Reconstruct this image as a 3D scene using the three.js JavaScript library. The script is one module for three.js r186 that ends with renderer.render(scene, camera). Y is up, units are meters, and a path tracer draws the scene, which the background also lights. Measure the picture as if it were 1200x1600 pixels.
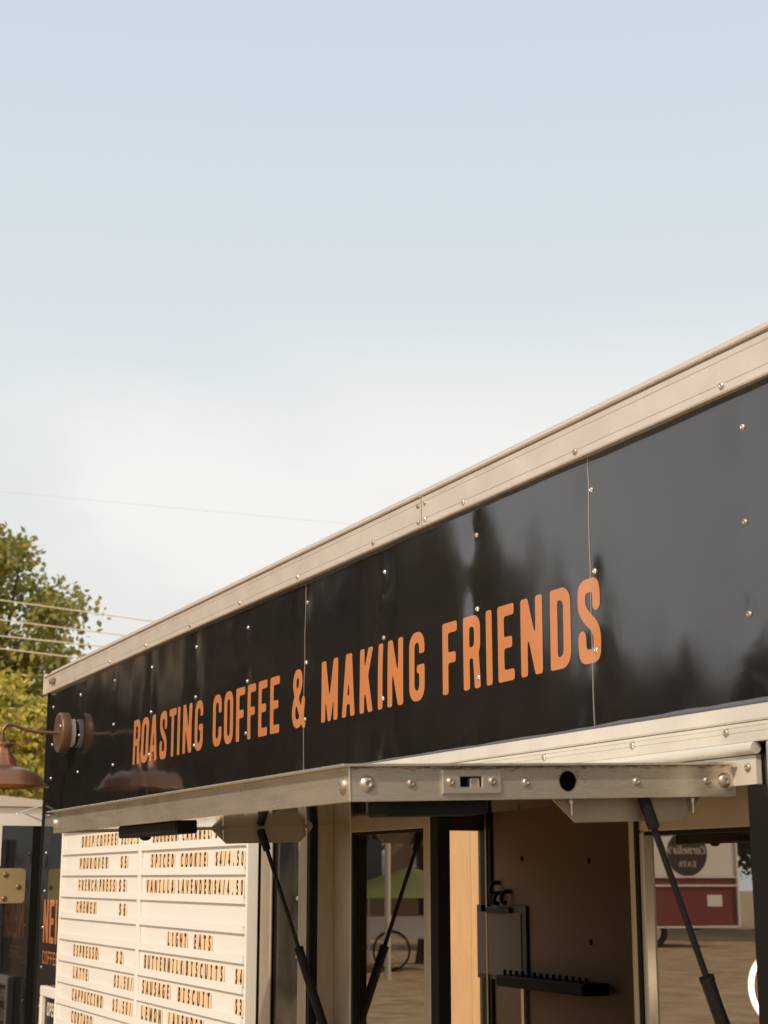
import * as THREE from 'three';
import { ImprovedNoise } from 'three/addons/math/ImprovedNoise.js';
import { mergeGeometries } from 'three/addons/utils/BufferGeometryUtils.js';

// ---------------------------------------------------------------- camera, sky, sun, exposure
const scene = new THREE.Scene();
const camera = new THREE.PerspectiveCamera(35.489, 768 / 1024, 0.05, 400);
camera.position.set(0, 1.6, 1.387);
camera.lookAt(-0.885505, 1.6 + 0.223407, 1.387 - 0.407395);
camera.focus = 3.3; camera.userData.fStop = 10.5;

const renderer = new THREE.WebGLRenderer({ antialias: true });
renderer.toneMapping = THREE.LinearToneMapping;
renderer.toneMappingExposure = 1.0;
renderer.shadowMap.enabled = true;
renderer.setSize(768, 1024);

const noise = new ImprovedNoise();
const fbm = (x, y, z, n = 4) => { let a = 0, w = 0.5, f = 1; for (let i = 0; i < n; i++) { a += w * noise.noise(x * f, y * f, z * f); w *= 0.5; f *= 2.03; } return a; };
const smooth = (a, b, t) => { t = Math.min(1, Math.max(0, (t - a) / (b - a))); return t * t * (3 - 2 * t); };
const mix = (a, b, t) => a + (b - a) * t;
{
  const W = 1024, H = 512, data = new Float32Array(W * H * 4);
  for (let j = 0; j < H; j++) for (let i = 0; i < W; i++) {
    const el = ((j + 0.5) / H - 0.5) * Math.PI, az = ((i + 0.5) / W - 0.5) * 2 * Math.PI;
    const y = Math.sin(el), cx = Math.cos(az) * Math.cos(el), cz = Math.sin(az) * Math.cos(el), e = Math.max(0, y);
    const K = [[0, 0.89, 0.86, 0.80], [0.167, 0.815, 0.825, 0.80], [0.284, 0.742, 0.795, 0.812], [0.373, 0.68, 0.75, 0.80], [0.5, 0.625, 0.695, 0.785], [1, 0.50, 0.59, 0.72]];
    let q = 0; while (q < 4 && e > K[q + 1][0]) q++;
    const t = (e - K[q][0]) / (K[q + 1][0] - K[q][0]); let r = mix(K[q][1], K[q + 1][1], t), g = mix(K[q][2], K[q + 1][2], t), b = mix(K[q][3], K[q + 1][3], t);
    const s = 1 / (Math.max(0, y) + 0.16);
    const n = fbm(cx * s * 1.5 + 9.4, cz * s * 1.5 + 2.3, 0.4, 5);
    const c = smooth(-0.15, 0.26, n + 0.06) * smooth(0.1, 0.2, y) * (1 - smooth(0.24, 0.36, y)) * 0.8;
    r = mix(r, 0.95, c); g = mix(g, 0.92, c); b = mix(b, 0.89, c);
    const k = (j * W + i) * 4; data[k] = r; data[k + 1] = g; data[k + 2] = b; data[k + 3] = 1;
  }
  const sky = new THREE.DataTexture(data, W, H, THREE.RGBAFormat, THREE.FloatType);
  sky.mapping = THREE.EquirectangularReflectionMapping; sky.magFilter = THREE.LinearFilter; sky.needsUpdate = true;
  scene.background = sky; scene.environment = sky;
}
const SUN = new THREE.Vector3(0.406, 0.616, 0.676);
const sun = new THREE.DirectionalLight(new THREE.Color().setRGB(1, 0.81, 0.58), 3.4);
sun.position.copy(SUN).multiplyScalar(40).add(new THREE.Vector3(-3, 1, 0)); sun.target.position.set(-3, 1, 0);
sun.castShadow = true; sun.shadow.radius = 2; sun.shadow.mapSize.set(2048, 2048);
Object.assign(sun.shadow.camera, { left: -30, right: 30, top: 30, bottom: -30, near: 1, far: 120 });
scene.add(sun, sun.target);

// ---------------------------------------------------------------- helpers
let seed = 12345;
const rnd = () => { seed = (seed * 1664525 + 1013904223) >>> 0; return seed / 4294967296; };
const used = {};
const numbered = (n) => { const k = used[n] = (used[n] ?? -1) + 1; return k ? n + '_' + String(k).padStart(3, '0') : n; };
function std(r, g, b, roughness = 0.6, metalness = 0, more = {}) {
  const m = new THREE.MeshPhysicalMaterial({ roughness, metalness, ...more }); m.color.setRGB(r, g, b); return m;
}
function mesh(name, geo, mat, parent) {
  const o = new THREE.Mesh(geo, mat); o.name = parent === scene ? numbered(name) : name; o.castShadow = o.receiveShadow = true; parent.add(o); return o;
}
function thing(name, label, category, pos = [0, 0, 0], group) {
  const o = new THREE.Group(); o.name = numbered(name); o.position.set(...pos); o.userData = { label, category }; if (group) o.userData.group = group; scene.add(o); return o;
}
function part(name, parent) { const o = new THREE.Group(); o.name = name; parent.add(o); return o; }
function structure(o) { o.userData.kind = 'structure'; return o; }
// box given by its limits, with edges chamfered a little
function bx(x0, x1, y0, y1, z0, z1, c = 0) {
  const w = x1 - x0, h = y1 - y0, d = z1 - z0; let g;
  if (c > 0) {
    const s = new THREE.Shape(); s.moveTo(-w / 2 + c, -h / 2 + c); s.lineTo(w / 2 - c, -h / 2 + c); s.lineTo(w / 2 - c, h / 2 - c); s.lineTo(-w / 2 + c, h / 2 - c); s.closePath();
    g = new THREE.ExtrudeGeometry(s, { depth: Math.max(1e-4, d - 2 * c), bevelEnabled: true, bevelSize: c, bevelThickness: c, bevelSegments: 1, steps: 1 }); g.translate(0, 0, -(d - 2 * c) / 2);
  } else g = new THREE.BoxGeometry(w, h, d);
  g.translate((x0 + x1) / 2, (y0 + y1) / 2, (z0 + z1) / 2); return g;
}
// cross-section [[z, y], ...] drawn out along x
function alongX(pts, x0, x1) {
  const s = new THREE.Shape(); pts.forEach(([z, y], i) => (i ? s.lineTo(-z, y) : s.moveTo(-z, y))); s.closePath();
  const g = new THREE.ExtrudeGeometry(s, { depth: x1 - x0, bevelEnabled: false }); g.rotateY(Math.PI / 2); g.translate(x0, 0, 0); return g;
}
function tubeThrough(pts, r, seg = 24, rad = 8) { return new THREE.TubeGeometry(new THREE.CatmullRomCurve3(pts.map((p) => new THREE.Vector3(...p))), seg, r, rad, false); }
function rodGeo(a, b, r0, r1 = r0, n = 14) {
  const A = new THREE.Vector3(...a), B = new THREE.Vector3(...b), d = B.clone().sub(A), g = new THREE.CylinderGeometry(r1, r0, d.length(), n);
  g.applyQuaternion(new THREE.Quaternion().setFromUnitVectors(new THREE.Vector3(0, 1, 0), d.normalize())); g.translate((A.x + B.x) / 2, (A.y + B.y) / 2, (A.z + B.z) / 2); return g;
}
function lathe(prof, n = 24) { return new THREE.LatheGeometry(prof.map(([r, y]) => new THREE.Vector2(r, y)), n); }
function grainTexture(w, h, fn) {
  const d = new Uint8Array(w * h * 4);
  for (let j = 0; j < h; j++) for (let i = 0; i < w; i++) { const c = fn(i, j); const k = (j * w + i) * 4; d[k] = c[0]; d[k + 1] = c[1]; d[k + 2] = c[2]; d[k + 3] = 255; }
  const t = new THREE.DataTexture(d, w, h, THREE.RGBAFormat); t.magFilter = THREE.LinearFilter; t.minFilter = THREE.LinearFilter; t.wrapS = t.wrapT = THREE.RepeatWrapping; t.needsUpdate = true; return t;
}
// metal with streaks that run along u and blotchy weather marks
const metalMap = grainTexture(512, 512, (i, j) => {
  const s = 236 + 1.5 * noise.noise(i * 0.012, j * 0.9, 1) + 1.5 * noise.noise(i * 0.03, j * 0.33, 4) + 20 * fbm(i * 0.016, j * 0.016, 9, 4); const v = Math.max(120, Math.min(255, s)); return [v, v * 0.99, v * 0.975];
}); metalMap.colorSpace = THREE.SRGBColorSpace;
const metalRough = grainTexture(512, 512, (i, j) => { const v = 168 + 50 * fbm(i * 0.02, j * 0.02, 2, 4) + 26 * noise.noise(i * 0.01, j * 0.7, 6); return [v, v, v]; });
function repeatOf(t, x, y) { const c = t.clone(); c.repeat.set(x, y); c.needsUpdate = true; return c; }
function dirtMap(base, amp, sc, sd) { const t = grainTexture(256, 256, (i, j) => { const n = fbm(i * sc, j * sc, sd, 5) * amp + (rnd() - 0.5) * amp * 0.25; return base.map((c) => Math.max(0, Math.min(255, c + n))); }); t.colorSpace = THREE.SRGBColorSpace; return t; }

const M = {
  black: std(0.015, 0.0138, 0.013, 0.05, 0, { ior: 2.1 }),
  vinyl: std(0.52, 0.205, 0.082, 0.16, 0, { ior: 1.6 }),
  rail: std(0.80, 0.735, 0.68, 0.58, 0.35, { map: metalMap, roughnessMap: repeatOf(metalRough, 1, 1) }),
  alu: std(0.80, 0.74, 0.65, 0.44, 0.75, { map: metalMap, roughnessMap: metalRough }),
  header: std(0.80, 0.77, 0.72, 0.6, 0.3, { map: metalMap }),
  frame: std(0.52, 0.45, 0.36, 0.45, 0.6, { map: metalMap }),
  screw: std(0.62, 0.58, 0.53, 0.34, 1),
  darkmetal: std(0.009, 0.0085, 0.008, 0.5, 0, { specularIntensity: 0.5 }),
  rubber: std(0.010, 0.0095, 0.009, 0.7, 0, { specularIntensity: 0.4 }),
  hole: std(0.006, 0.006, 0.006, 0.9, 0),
  sealant: std(0.10, 0.10, 0.125, 0.55, 0),
  white: std(0.80, 0.775, 0.735, 0.5, 0),
  whitePaint: std(0.80, 0.76, 0.72, 0.5, 0),
  copper: std(0.46, 0.225, 0.125, 0.34, 0.9, { map: metalMap }),
  bronze: std(0.27, 0.155, 0.095, 0.42, 0.7, { map: metalMap }),
  gold: std(0.62, 0.50, 0.27, 0.45, 0.7, { map: metalMap }),
  // the panes carry a faint reflective coating
  glass: new THREE.MeshPhysicalMaterial({ color: 0xffffff, roughness: 0.0, metalness: 0, transmission: 1, thickness: 0, ior: 4.4 }),
  inner: std(0.26, 0.165, 0.09, 0.75, 0),
};
M.glass.color.setRGB(0.86, 0.80, 0.68);

// ---------------------------------------------------------------- ground
{
  const g = new THREE.PlaneGeometry(360, 360, 1, 1); g.rotateX(-Math.PI / 2);
  const map = dirtMap([172, 144, 106], 60, 0.03, 3); map.repeat.set(90, 90);
  const m = std(1, 1, 1, 0.95); m.map = map; structure(mesh('ground', g, m, scene));
}

// ---------------------------------------------------------------- food trailer
const trailer = thing('food_trailer', 'black coffee trailer with orange slogan and raised silver service hatch', 'trailer');
const COLS = [-6.0, -5.59, -5.13, -4.715, -4.28, -3.865, -3.46, -3.025, -2.61, -2.205, -1.80, -1.39, -0.985, -0.58, -0.17, 0.235];
const ROWS = [2.231, 2.091, 1.962, 1.825, 1.69, 1.555, 1.425, 1.285, 1.15, 1.01, 0.87, 0.73, 0.6];
const OPEN = { x0: -3.39, x1: -1.80, y0: 0.98, y1: 1.745 };
// thin aluminium skin: slightly quilted between the studs and pulled in at every rivet
function skin(x, y) {
  let h = 0.0038 * noise.noise(x * 1.15 + 5.2, y * 1.5 + 1.7, 2.2) + 0.0022 * noise.noise(x * 2.9 + 1.1, y * 2.3, 7.1) + 0.0020 * noise.noise(x * 4.2, y * 3.4, 3.3) + 0.0005 * noise.noise(x * 9, y * 5, 8.3);
  for (let i = 0; i < COLS.length; i++) {
    const dx = x - COLS[i]; if (Math.abs(dx) > 0.21) continue;
    h -= 0.0011 * Math.exp(-(dx * dx) / 0.0045);
    for (const ry of ROWS) { const dy = y - ry; if (Math.abs(dy) > 0.09) continue; const k = Math.sin(i * 12.9 + ry * 78.2); h -= (0.0010 + 0.0006 * k) * Math.exp(-(dx * dx + dy * dy * 0.7) / (0.0007 + 0.0003 * k)); }
  }
  return h;
}
function skinNormal(x, y) { const e = 0.002; return new THREE.Vector3(-(skin(x + e, y) - skin(x - e, y)) / (2 * e), -(skin(x, y + e) - skin(x, y - e)) / (2 * e), 1).normalize(); }
function skinPanel(x0, x1, y0, y1, z = 0) {
  const nx = Math.max(2, Math.round((x1 - x0) / 0.011)), ny = Math.max(2, Math.round((y1 - y0) / 0.011)), g = new THREE.PlaneGeometry(x1 - x0, y1 - y0, nx, ny);
  g.translate((x0 + x1) / 2, (y0 + y1) / 2, 0); const p = g.attributes.position, n = g.attributes.normal;
  for (let i = 0; i < p.count; i++) { const x = p.getX(i), y = p.getY(i), v = skinNormal(x, y); p.setZ(i, z + skin(x, y)); g.attributes.uv.setXY(i, x / 1.7, y / 1.7); n.setXYZ(i, v.x, v.y, v.z); }
  return g;
}
const rivetGeo = lathe([[0.0, 0.0016], [0.0012, 0.0016], [0.0015, 0.0036], [0.0032, 0.0032], [0.0046, 0.0018], [0.0053, 0.0]], 16); rivetGeo.rotateX(Math.PI / 2);
const screwGeo = lathe([[0.0, 0.0022], [0.0014, 0.0022], [0.0017, 0.0042], [0.0042, 0.0036], [0.0056, 0.0016], [0.0058, 0]], 16); screwGeo.rotateX(Math.PI / 2);
const domeGeo = lathe([[0.0, 0.003], [0.0018, 0.003], [0.002, 0.0062], [0.006, 0.0054], [0.0095, 0.0028], [0.0105, 0]], 22); domeGeo.rotateX(Math.PI / 2);
let screwTones;
function dot(name, geo, x, y, z, parent, toX = false, mat = M.screw) {
  screwTones ??= [M.screw, std(0.42, 0.37, 0.31, 0.5, 0.9), std(0.55, 0.5, 0.44, 0.42, 1), std(0.30, 0.24, 0.19, 0.6, 0.8)];
  const o = mesh(name, geo, mat === M.screw ? screwTones[Math.floor(rnd() * rnd() * 4)] : mat, parent); o.position.set(x, y, z); if (toX) o.rotation.y = Math.PI / 2; o.rotation.z = (rnd() - 0.5) * 0.1; return o; }

// road dust: fine freckles and wiped smears on the paint
M.paint = std(0.052, 0.048, 0.053, 0.24, 0, { ior: 1.95 });
M.paint.map = grainTexture(1024, 1024, (i, j) => { const f = Math.max(0, noise.noise(i * 0.31, j * 0.31, 2.5) - 0.62) * 420 * (0.4 + Math.max(0, fbm(i * 0.012, j * 0.012, 5, 3) * 2)), w = 16 * fbm(i * 0.02, j * 0.006, 7, 4), v = Math.max(100, Math.min(245, 142 + w + f)); return [v, v * 0.985, v * 0.965]; });
M.paint.map.colorSpace = THREE.SRGBColorSpace;
M.paint.roughnessMap = grainTexture(1024, 1024, (i, j) => { const v = Math.max(30, Math.min(230, 88 + 70 * fbm(i * 0.014, j * 0.008, 1, 5) + 30 * Math.max(0, noise.noise(i * 0.15, j * 0.02, 4)))); return [v, v, v]; });
const SEAMS = [-6.06, -4.712, -3.462, -2.207, -0.985, 0.30];
for (let i = 0; i < 5; i++) {
  const p = part('wall_panel', trailer), x0 = SEAMS[i] + 0.0008, x1 = SEAMS[i + 1] - 0.0008, rects = [];
  if (x0 < OPEN.x1 && x1 > OPEN.x0) {
    const a = Math.max(x0, OPEN.x0), b = Math.min(x1, OPEN.x1);
    rects.push([x0, x1, OPEN.y1, 2.31], [x0, x1, 0.5, OPEN.y0]);
    if (a > x0) rects.push([x0, a, OPEN.y0, OPEN.y1]);
    if (b < x1) rects.push([b, x1, OPEN.y0, OPEN.y1]);
  } else rects.push([x0, x1, 0.5, 2.31]);
  mesh('skin', mergeGeometries(rects.map((r) => skinPanel(...r))), M.paint, p);
  for (const cx of COLS) {
    if (cx < SEAMS[i] - 0.003 || cx >= SEAMS[i + 1] - 0.01) continue;
    for (const ry of ROWS) {
      const x = cx + 0.008 + (rnd() - 0.5) * 0.006, y = ry + (rnd() - 0.5) * 0.006;
      if (x > OPEN.x0 - 0.075 && x < OPEN.x1 + 0.075 && y < OPEN.y1 + 0.11 && y > OPEN.y0 - 0.06) continue;
      dot('rivet', rivetGeo, x, y, skin(x, y), p);
    }
  }
  if (i) for (const [a, b] of (SEAMS[i] > OPEN.x0 && SEAMS[i] < OPEN.x1 ? [[1.84, 2.29]] : [[0.5, 2.28]])) {
    const n = 30, g = new THREE.BoxGeometry(0.0014, b - a, 0.0014, 1, n, 1), q = g.attributes.position; g.translate(SEAMS[i], (a + b) / 2, 0);
    for (let k = 0; k < q.count; k++) q.setZ(k, q.getZ(k) + skin(q.getX(k), q.getY(k)) + 0.0003);
    mesh('seam_edge', g, i === 1 ? M.black : i === 2 ? M.frame : M.alu, p);
  }
}
// rivets below the far side of the opening, on the strip of skin beside it
// roof rail in three lengths, with a lip on top and fine grooves
const railProf = [[0.0, 2.287], [0.013, 2.2845], [0.0145, 2.287], [0.0145, 2.2985], [0.0132, 2.2992], [0.0145, 2.2999], [0.0152, 2.3335], [0.0139, 2.3342], [0.0152, 2.3349], [0.0157, 2.3435], [0.011, 2.3443], [0.011, 2.3463], [0.0195, 2.3472], [0.021, 2.3498], [0.0185, 2.3525], [-0.05, 2.358], [-0.05, 2.287]];
for (const [a, b] of [[-6.068, -2.806], [-2.801, 0.3]]) {
  const p = part('roof_rail', trailer); mesh('rail_profile', alongX(railProf, a, b), M.rail, p);
  for (const cx of COLS) if (cx > a + 0.1 && cx < b && Math.abs(cx + 2.8) > 0.1) dot('screw', screwGeo, cx - 0.012, 2.2965, 0.0145, p);
  const e = a < -4 ? -2.818 : -2.787; for (const y of [2.297, 2.330]) dot('screw', rivetGeo, e, y, 0.015, p);
  if (a < -4) { mesh('marker_light', bx(-5.96, -5.90, 2.310, 2.329, 0.0155, 0.027, 0.004), std(0.22, 0.15, 0.11, 0.4), p); mesh('end_cap', bx(-6.074, -6.0685, 2.283, 2.360, -0.05, 0.0215, 0.001), M.rail, p); }
}
mesh('corner_trim', bx(-6.068, -6.0615, 0.5, 2.287, -0.05, 0.0045, 0.002), M.darkmetal, trailer);
mesh('roof', bx(-6.06, 0.3, 2.3585, 2.37, -1.87, -0.004), M.rail, trailer);
mesh('back_wall', bx(-6.06, 0.3, 0.5, 2.357, -1.87, -1.835), M.inner, trailer);
mesh('front_wall', bx(0.27, 0.3, 0.5, 2.357, -1.834, -0.03), M.inner, trailer);
mesh('floor', bx(-6.06, 0.3, 0.42, 0.498, -1.87, -0.002), M.inner, trailer);
mesh('ceiling', bx(-6.0, 0.26, 2.29, 2.31, -1.834, -0.04), std(0.3, 0.25, 0.19, 0.7), trailer);
mesh('rear_header', bx(-6.06, -6.02, 1.795, 2.356, -1.834, -0.03), M.inner, trailer);
mesh('rear_post', bx(-6.06, -6.02, 0.5, 1.794, -0.14, -0.03), M.inner, trailer);
// lining behind the skin, so that the wall has thickness
mesh('lining', mergeGeometries([bx(-6.06, OPEN.x0 - 0.012, 0.5, 2.289, -0.029, -0.012), bx(OPEN.x1 + 0.012, 0.26, 0.5, 2.289, -0.029, -0.012), bx(OPEN.x0 - 0.011, OPEN.x1 + 0.011, OPEN.y1 + 0.012, 2.289, -0.029, -0.012), bx(OPEN.x0 - 0.011, OPEN.x1 + 0.011, 0.5, OPEN.y0 - 0.012, -0.029, -0.012)]), M.inner, trailer);
for (const x of [-4.2, -3.3]) {
  const w = part('wheel', trailer); const t = new THREE.TorusGeometry(0.26, 0.09, 14, 36); t.translate(x, 0.35, -0.06); mesh('tyre', t, M.rubber, w);
  const r = new THREE.CylinderGeometry(0.19, 0.19, 0.1, 28); r.rotateX(Math.PI / 2); r.translate(x, 0.35, -0.06); mesh('rim', r, M.alu, w);
}

// ---------------------------------------------------------------- lettering on the skin
const boxD = (x, y, x0, x1, y0, y1, r = 0) => { const qx = Math.abs(x - (x0 + x1) / 2) - (x1 - x0) / 2 + r, qy = Math.abs(y - (y0 + y1) / 2) - (y1 - y0) / 2 + r; return Math.hypot(Math.max(qx, 0), Math.max(qy, 0)) + Math.min(Math.max(qx, qy), 0) - r; };
const segD = (x, y, ax, ay, bx_, by_) => { const px = x - ax, py = y - ay, dx = bx_ - ax, dy = by_ - ay, t = Math.max(0, Math.min(1, (px * dx + py * dy) / (dx * dx + dy * dy))); return Math.hypot(px - dx * t, py - dy * t); };
const pathD = (pts) => (x, y) => { let d = 9; for (let i = 1; i < pts.length; i++) d = Math.min(d, segD(x, y, pts[i - 1][0], pts[i - 1][1], pts[i][0], pts[i][1])); return d; };
const curve = (pts, n = 70) => new THREE.CatmullRomCurve3(pts.map(([x, y]) => new THREE.Vector3(x, y, 0)), false, 'centripetal').getPoints(n).map((p) => [p.x, p.y]);
const S = 0.172, T = 0.148;                                          // stem and bar widths in cap heights
const ring = (w, r = 0.21) => (x, y) => Math.max(boxD(x, y, 0, w, 0, 1, r), -boxD(x, y, S, w - S, T, 1 - T, Math.min(r - 0.11, (w - 2 * S) / 2)));
const clip = (d, y) => Math.max(d, -y, y - 1);
const GLYPH = {
  I: () => (x, y) => boxD(x, y, 0, S, 0, 1),
  O: (w) => ring(w),
  D: (w) => (x, y) => Math.max(Math.max(boxD(x, y, -0.4, w, 0, 1, 0.2), -x), -Math.max(boxD(x, y, -0.1, w - S, T, 1 - T, 0.08), S - x)),
  C: (w) => (x, y) => Math.max(ring(w)(x, y), -boxD(x, y, w / 2, w + 1, 0.37, 0.64)),
  G: (w) => (x, y) => Math.min(Math.max(ring(w)(x, y), -boxD(x, y, w / 2, w + 1, 0.5, 0.68)), boxD(x, y, w * 0.5, w, 0.40, 0.52), boxD(x, y, w - S, w, 0.2, 0.52)),
  T: (w) => (x, y) => Math.min(boxD(x, y, 0, w, 1 - T, 1), boxD(x, y, (w - S) / 2, (w + S) / 2, 0, 1)),
  F: (w) => (x, y) => Math.min(boxD(x, y, 0, S, 0, 1), boxD(x, y, 0, w, 1 - T, 1), boxD(x, y, 0, w * 0.9, 0.43, 0.43 + T)),
  E: (w) => (x, y) => Math.min(boxD(x, y, 0, S, 0, 1), boxD(x, y, 0, w, 1 - T, 1), boxD(x, y, 0, w, 0, T), boxD(x, y, 0, w * 0.88, 0.43, 0.43 + T)),
  H: (w) => (x, y) => Math.min(boxD(x, y, 0, S, 0, 1), boxD(x, y, w - S, w, 0, 1), boxD(x, y, 0, w, 0.43, 0.57)),
  N: (w) => (x, y) => Math.min(boxD(x, y, 0, S, 0, 1), boxD(x, y, w - S, w, 0, 1), clip(segD(x, y, S * 0.45, 1.05, w - S * 0.45, -0.05) - S * 0.47, y)),
  M: (w) => (x, y) => Math.min(boxD(x, y, 0, S, 0, 1), boxD(x, y, w - S, w, 0, 1), clip(segD(x, y, S * 0.5, 1.08, w / 2, 0.06) - S * 0.46, y), clip(segD(x, y, w - S * 0.5, 1.08, w / 2, 0.06) - S * 0.46, y)),
  A: (w) => (x, y) => Math.min(clip(segD(x, y, S * 0.42, -0.1, w / 2 - 0.02, 1.12) - S * 0.5, y), clip(segD(x, y, w - S * 0.42, -0.1, w / 2 + 0.02, 1.12) - S * 0.5, y), boxD(x, y, w * 0.25, w * 0.75, 0.2, 0.33)),
  K: (w) => (x, y) => Math.min(boxD(x, y, 0, S, 0, 1), clip(segD(x, y, S * 0.8, 0.34, w - S * 0.4, 1.1) - S * 0.48, y), clip(segD(x, y, S * 1.25, 0.6, w - S * 0.45, -0.1) - S * 0.5, y)),
  R: (w) => (x, y) => Math.min(boxD(x, y, 0, S, 0, 1), Math.max(Math.max(boxD(x, y, -0.4, w, 0.42, 1, 0.19), -x), -Math.max(boxD(x, y, -0.1, w - S, 0.42 + T, 1 - T, 0.07), S - x)), clip(segD(x, y, w - S * 0.75, 0.46, w - S * 0.46, -0.1) - S * 0.5, y)),
  S: (w) => { const c = S * 0.5, d = pathD(curve([[w - c, 0.69], [w - c, 0.8], [w * 0.76, 0.91], [w / 2, 0.925], [w * 0.22, 0.9], [c, 0.79], [c * 1.1, 0.67], [w * 0.42, 0.535], [w * 0.72, 0.42], [w - c, 0.3], [w - c, 0.2], [w * 0.78, 0.09], [w / 2, 0.075], [w * 0.23, 0.09], [c, 0.2], [c, 0.31]])); return (x, y) => d(x, y) - S * 0.49; },
  '&': (w) => { const d = pathD(curve([[w - 0.05, 0.05], [w * 0.62, 0.3], [w * 0.3, 0.6], [w * 0.2, 0.78], [w * 0.32, 0.92], [w * 0.55, 0.92], [w * 0.66, 0.78], [w * 0.55, 0.63], [w * 0.25, 0.46], [w * 0.14, 0.28], [w * 0.24, 0.11], [w * 0.48, 0.075], [w * 0.72, 0.16], [w * 0.84, 0.34], [w * 0.88, 0.46]], 110)); return (x, y) => d(x, y) - S * 0.42; },
};
// a letter as many small faces that follow the skin, cut out along the outline
function letterGeo(ch, x0, y0, w, h, lift = 0.0007) {
  const wu = w / h, d = GLYPH[ch](wu), N = 60, c = 1 / N, pad = 3, nx = Math.ceil(wu / c) + 2 * pad, ny = N + 2 * pad; let f = new Float32Array((nx + 1) * (ny + 1));
  for (let j = 0; j <= ny; j++) for (let i = 0; i <= nx; i++) f[j * (nx + 1) + i] = Math.max(-0.05, Math.min(0.05, d((i - pad) * c, (j - pad) * c)));
  for (let pass = 0; pass < 2; pass++) {                             // soften the corners as cut vinyl has them
    const q = f.slice();
    for (let j = 1; j < ny; j++) for (let i = 1; i < nx; i++) { let s = 0; for (let b = -1; b < 2; b++) for (let a = -1; a < 2; a++) s += f[(j + b) * (nx + 1) + i + a]; q[j * (nx + 1) + i] = s / 9; }
    f = q;
  }
  const pos = [], nor = []; const put = (u, v) => { const x = x0 + (u - pad) * c * h, y = y0 + (v - pad) * c * h, n = skinNormal(x, y); pos.push(x, y, skin(x, y) + lift); nor.push(n.x, n.y, n.z); };
  for (let j = 0; j < ny; j++) for (let i = 0; i < nx; i++) {
    const cs = [[i, j], [i + 1, j], [i + 1, j + 1], [i, j + 1]], v = cs.map(([a, b]) => f[b * (nx + 1) + a]), poly = [];
    for (let k = 0; k < 4; k++) { const m = (k + 1) % 4; if (v[k] < 0) poly.push(cs[k]); if ((v[k] < 0) !== (v[m] < 0)) { const t = v[k] / (v[k] - v[m]); poly.push([cs[k][0] + (cs[m][0] - cs[k][0]) * t, cs[k][1] + (cs[m][1] - cs[k][1]) * t]); } }
    for (let k = 2; k < poly.length; k++) { put(...poly[0]); put(...poly[k - 1]); put(...poly[k]); }
  }
  const g = new THREE.BufferGeometry(); g.setAttribute('position', new THREE.Float32BufferAttribute(pos, 3)); g.setAttribute('normal', new THREE.Float32BufferAttribute(nor, 3)); return g;
}
function word(letters, y, h, mat = M.vinyl, lift) { const p = part('lettering', trailer); for (const [ch, x, w] of letters) mesh('letter', letterGeo(ch, x, y, w, h, lift), mat, p); return p; }
const CAP = 0.1375, BASE = 1.9425;
word([['R', -4.874, 0.073], ['O', -4.786, 0.069], ['A', -4.702, 0.078], ['S', -4.598, 0.070], ['T', -4.506, 0.068], ['I', -4.424, 0.024], ['N', -4.372, 0.076], ['G', -4.268, 0.072]], BASE, CAP);
word([['C', -4.111, 0.070], ['O', -4.021, 0.069], ['F', -3.929, 0.062], ['F', -3.845, 0.062], ['E', -3.763, 0.064], ['E', -3.678, 0.064]], BASE, CAP);
word([['&', -3.532, 0.078]], BASE, CAP);
word([['M', -3.352, 0.096], ['A', -3.231, 0.072], ['K', -3.133, 0.070], ['I', -3.040, 0.024], ['N', -2.991, 0.076], ['G', -2.887, 0.068]], BASE, CAP);
word([['F', -2.741, 0.060], ['R', -2.657, 0.066], ['I', -2.568, 0.024], ['E', -2.522, 0.061], ['N', -2.437, 0.075], ['D', -2.336, 0.066], ['S', -2.247, 0.068]], BASE, CAP);
// the logo on the skin that the menu board half hides
word([['N', -5.975, 0.085], ['E', -5.875, 0.07], ['I', -5.79, 0.027], ['G', -5.745, 0.08], ['H', -5.65, 0.075]], 1.375, 0.152);
word([['C', -5.975, 0.034], ['O', -5.93, 0.034], ['F', -5.885, 0.03], ['F', -5.845, 0.03], ['E', -5.805, 0.03], ['E', -5.765, 0.03]], 1.302, 0.045);

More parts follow.
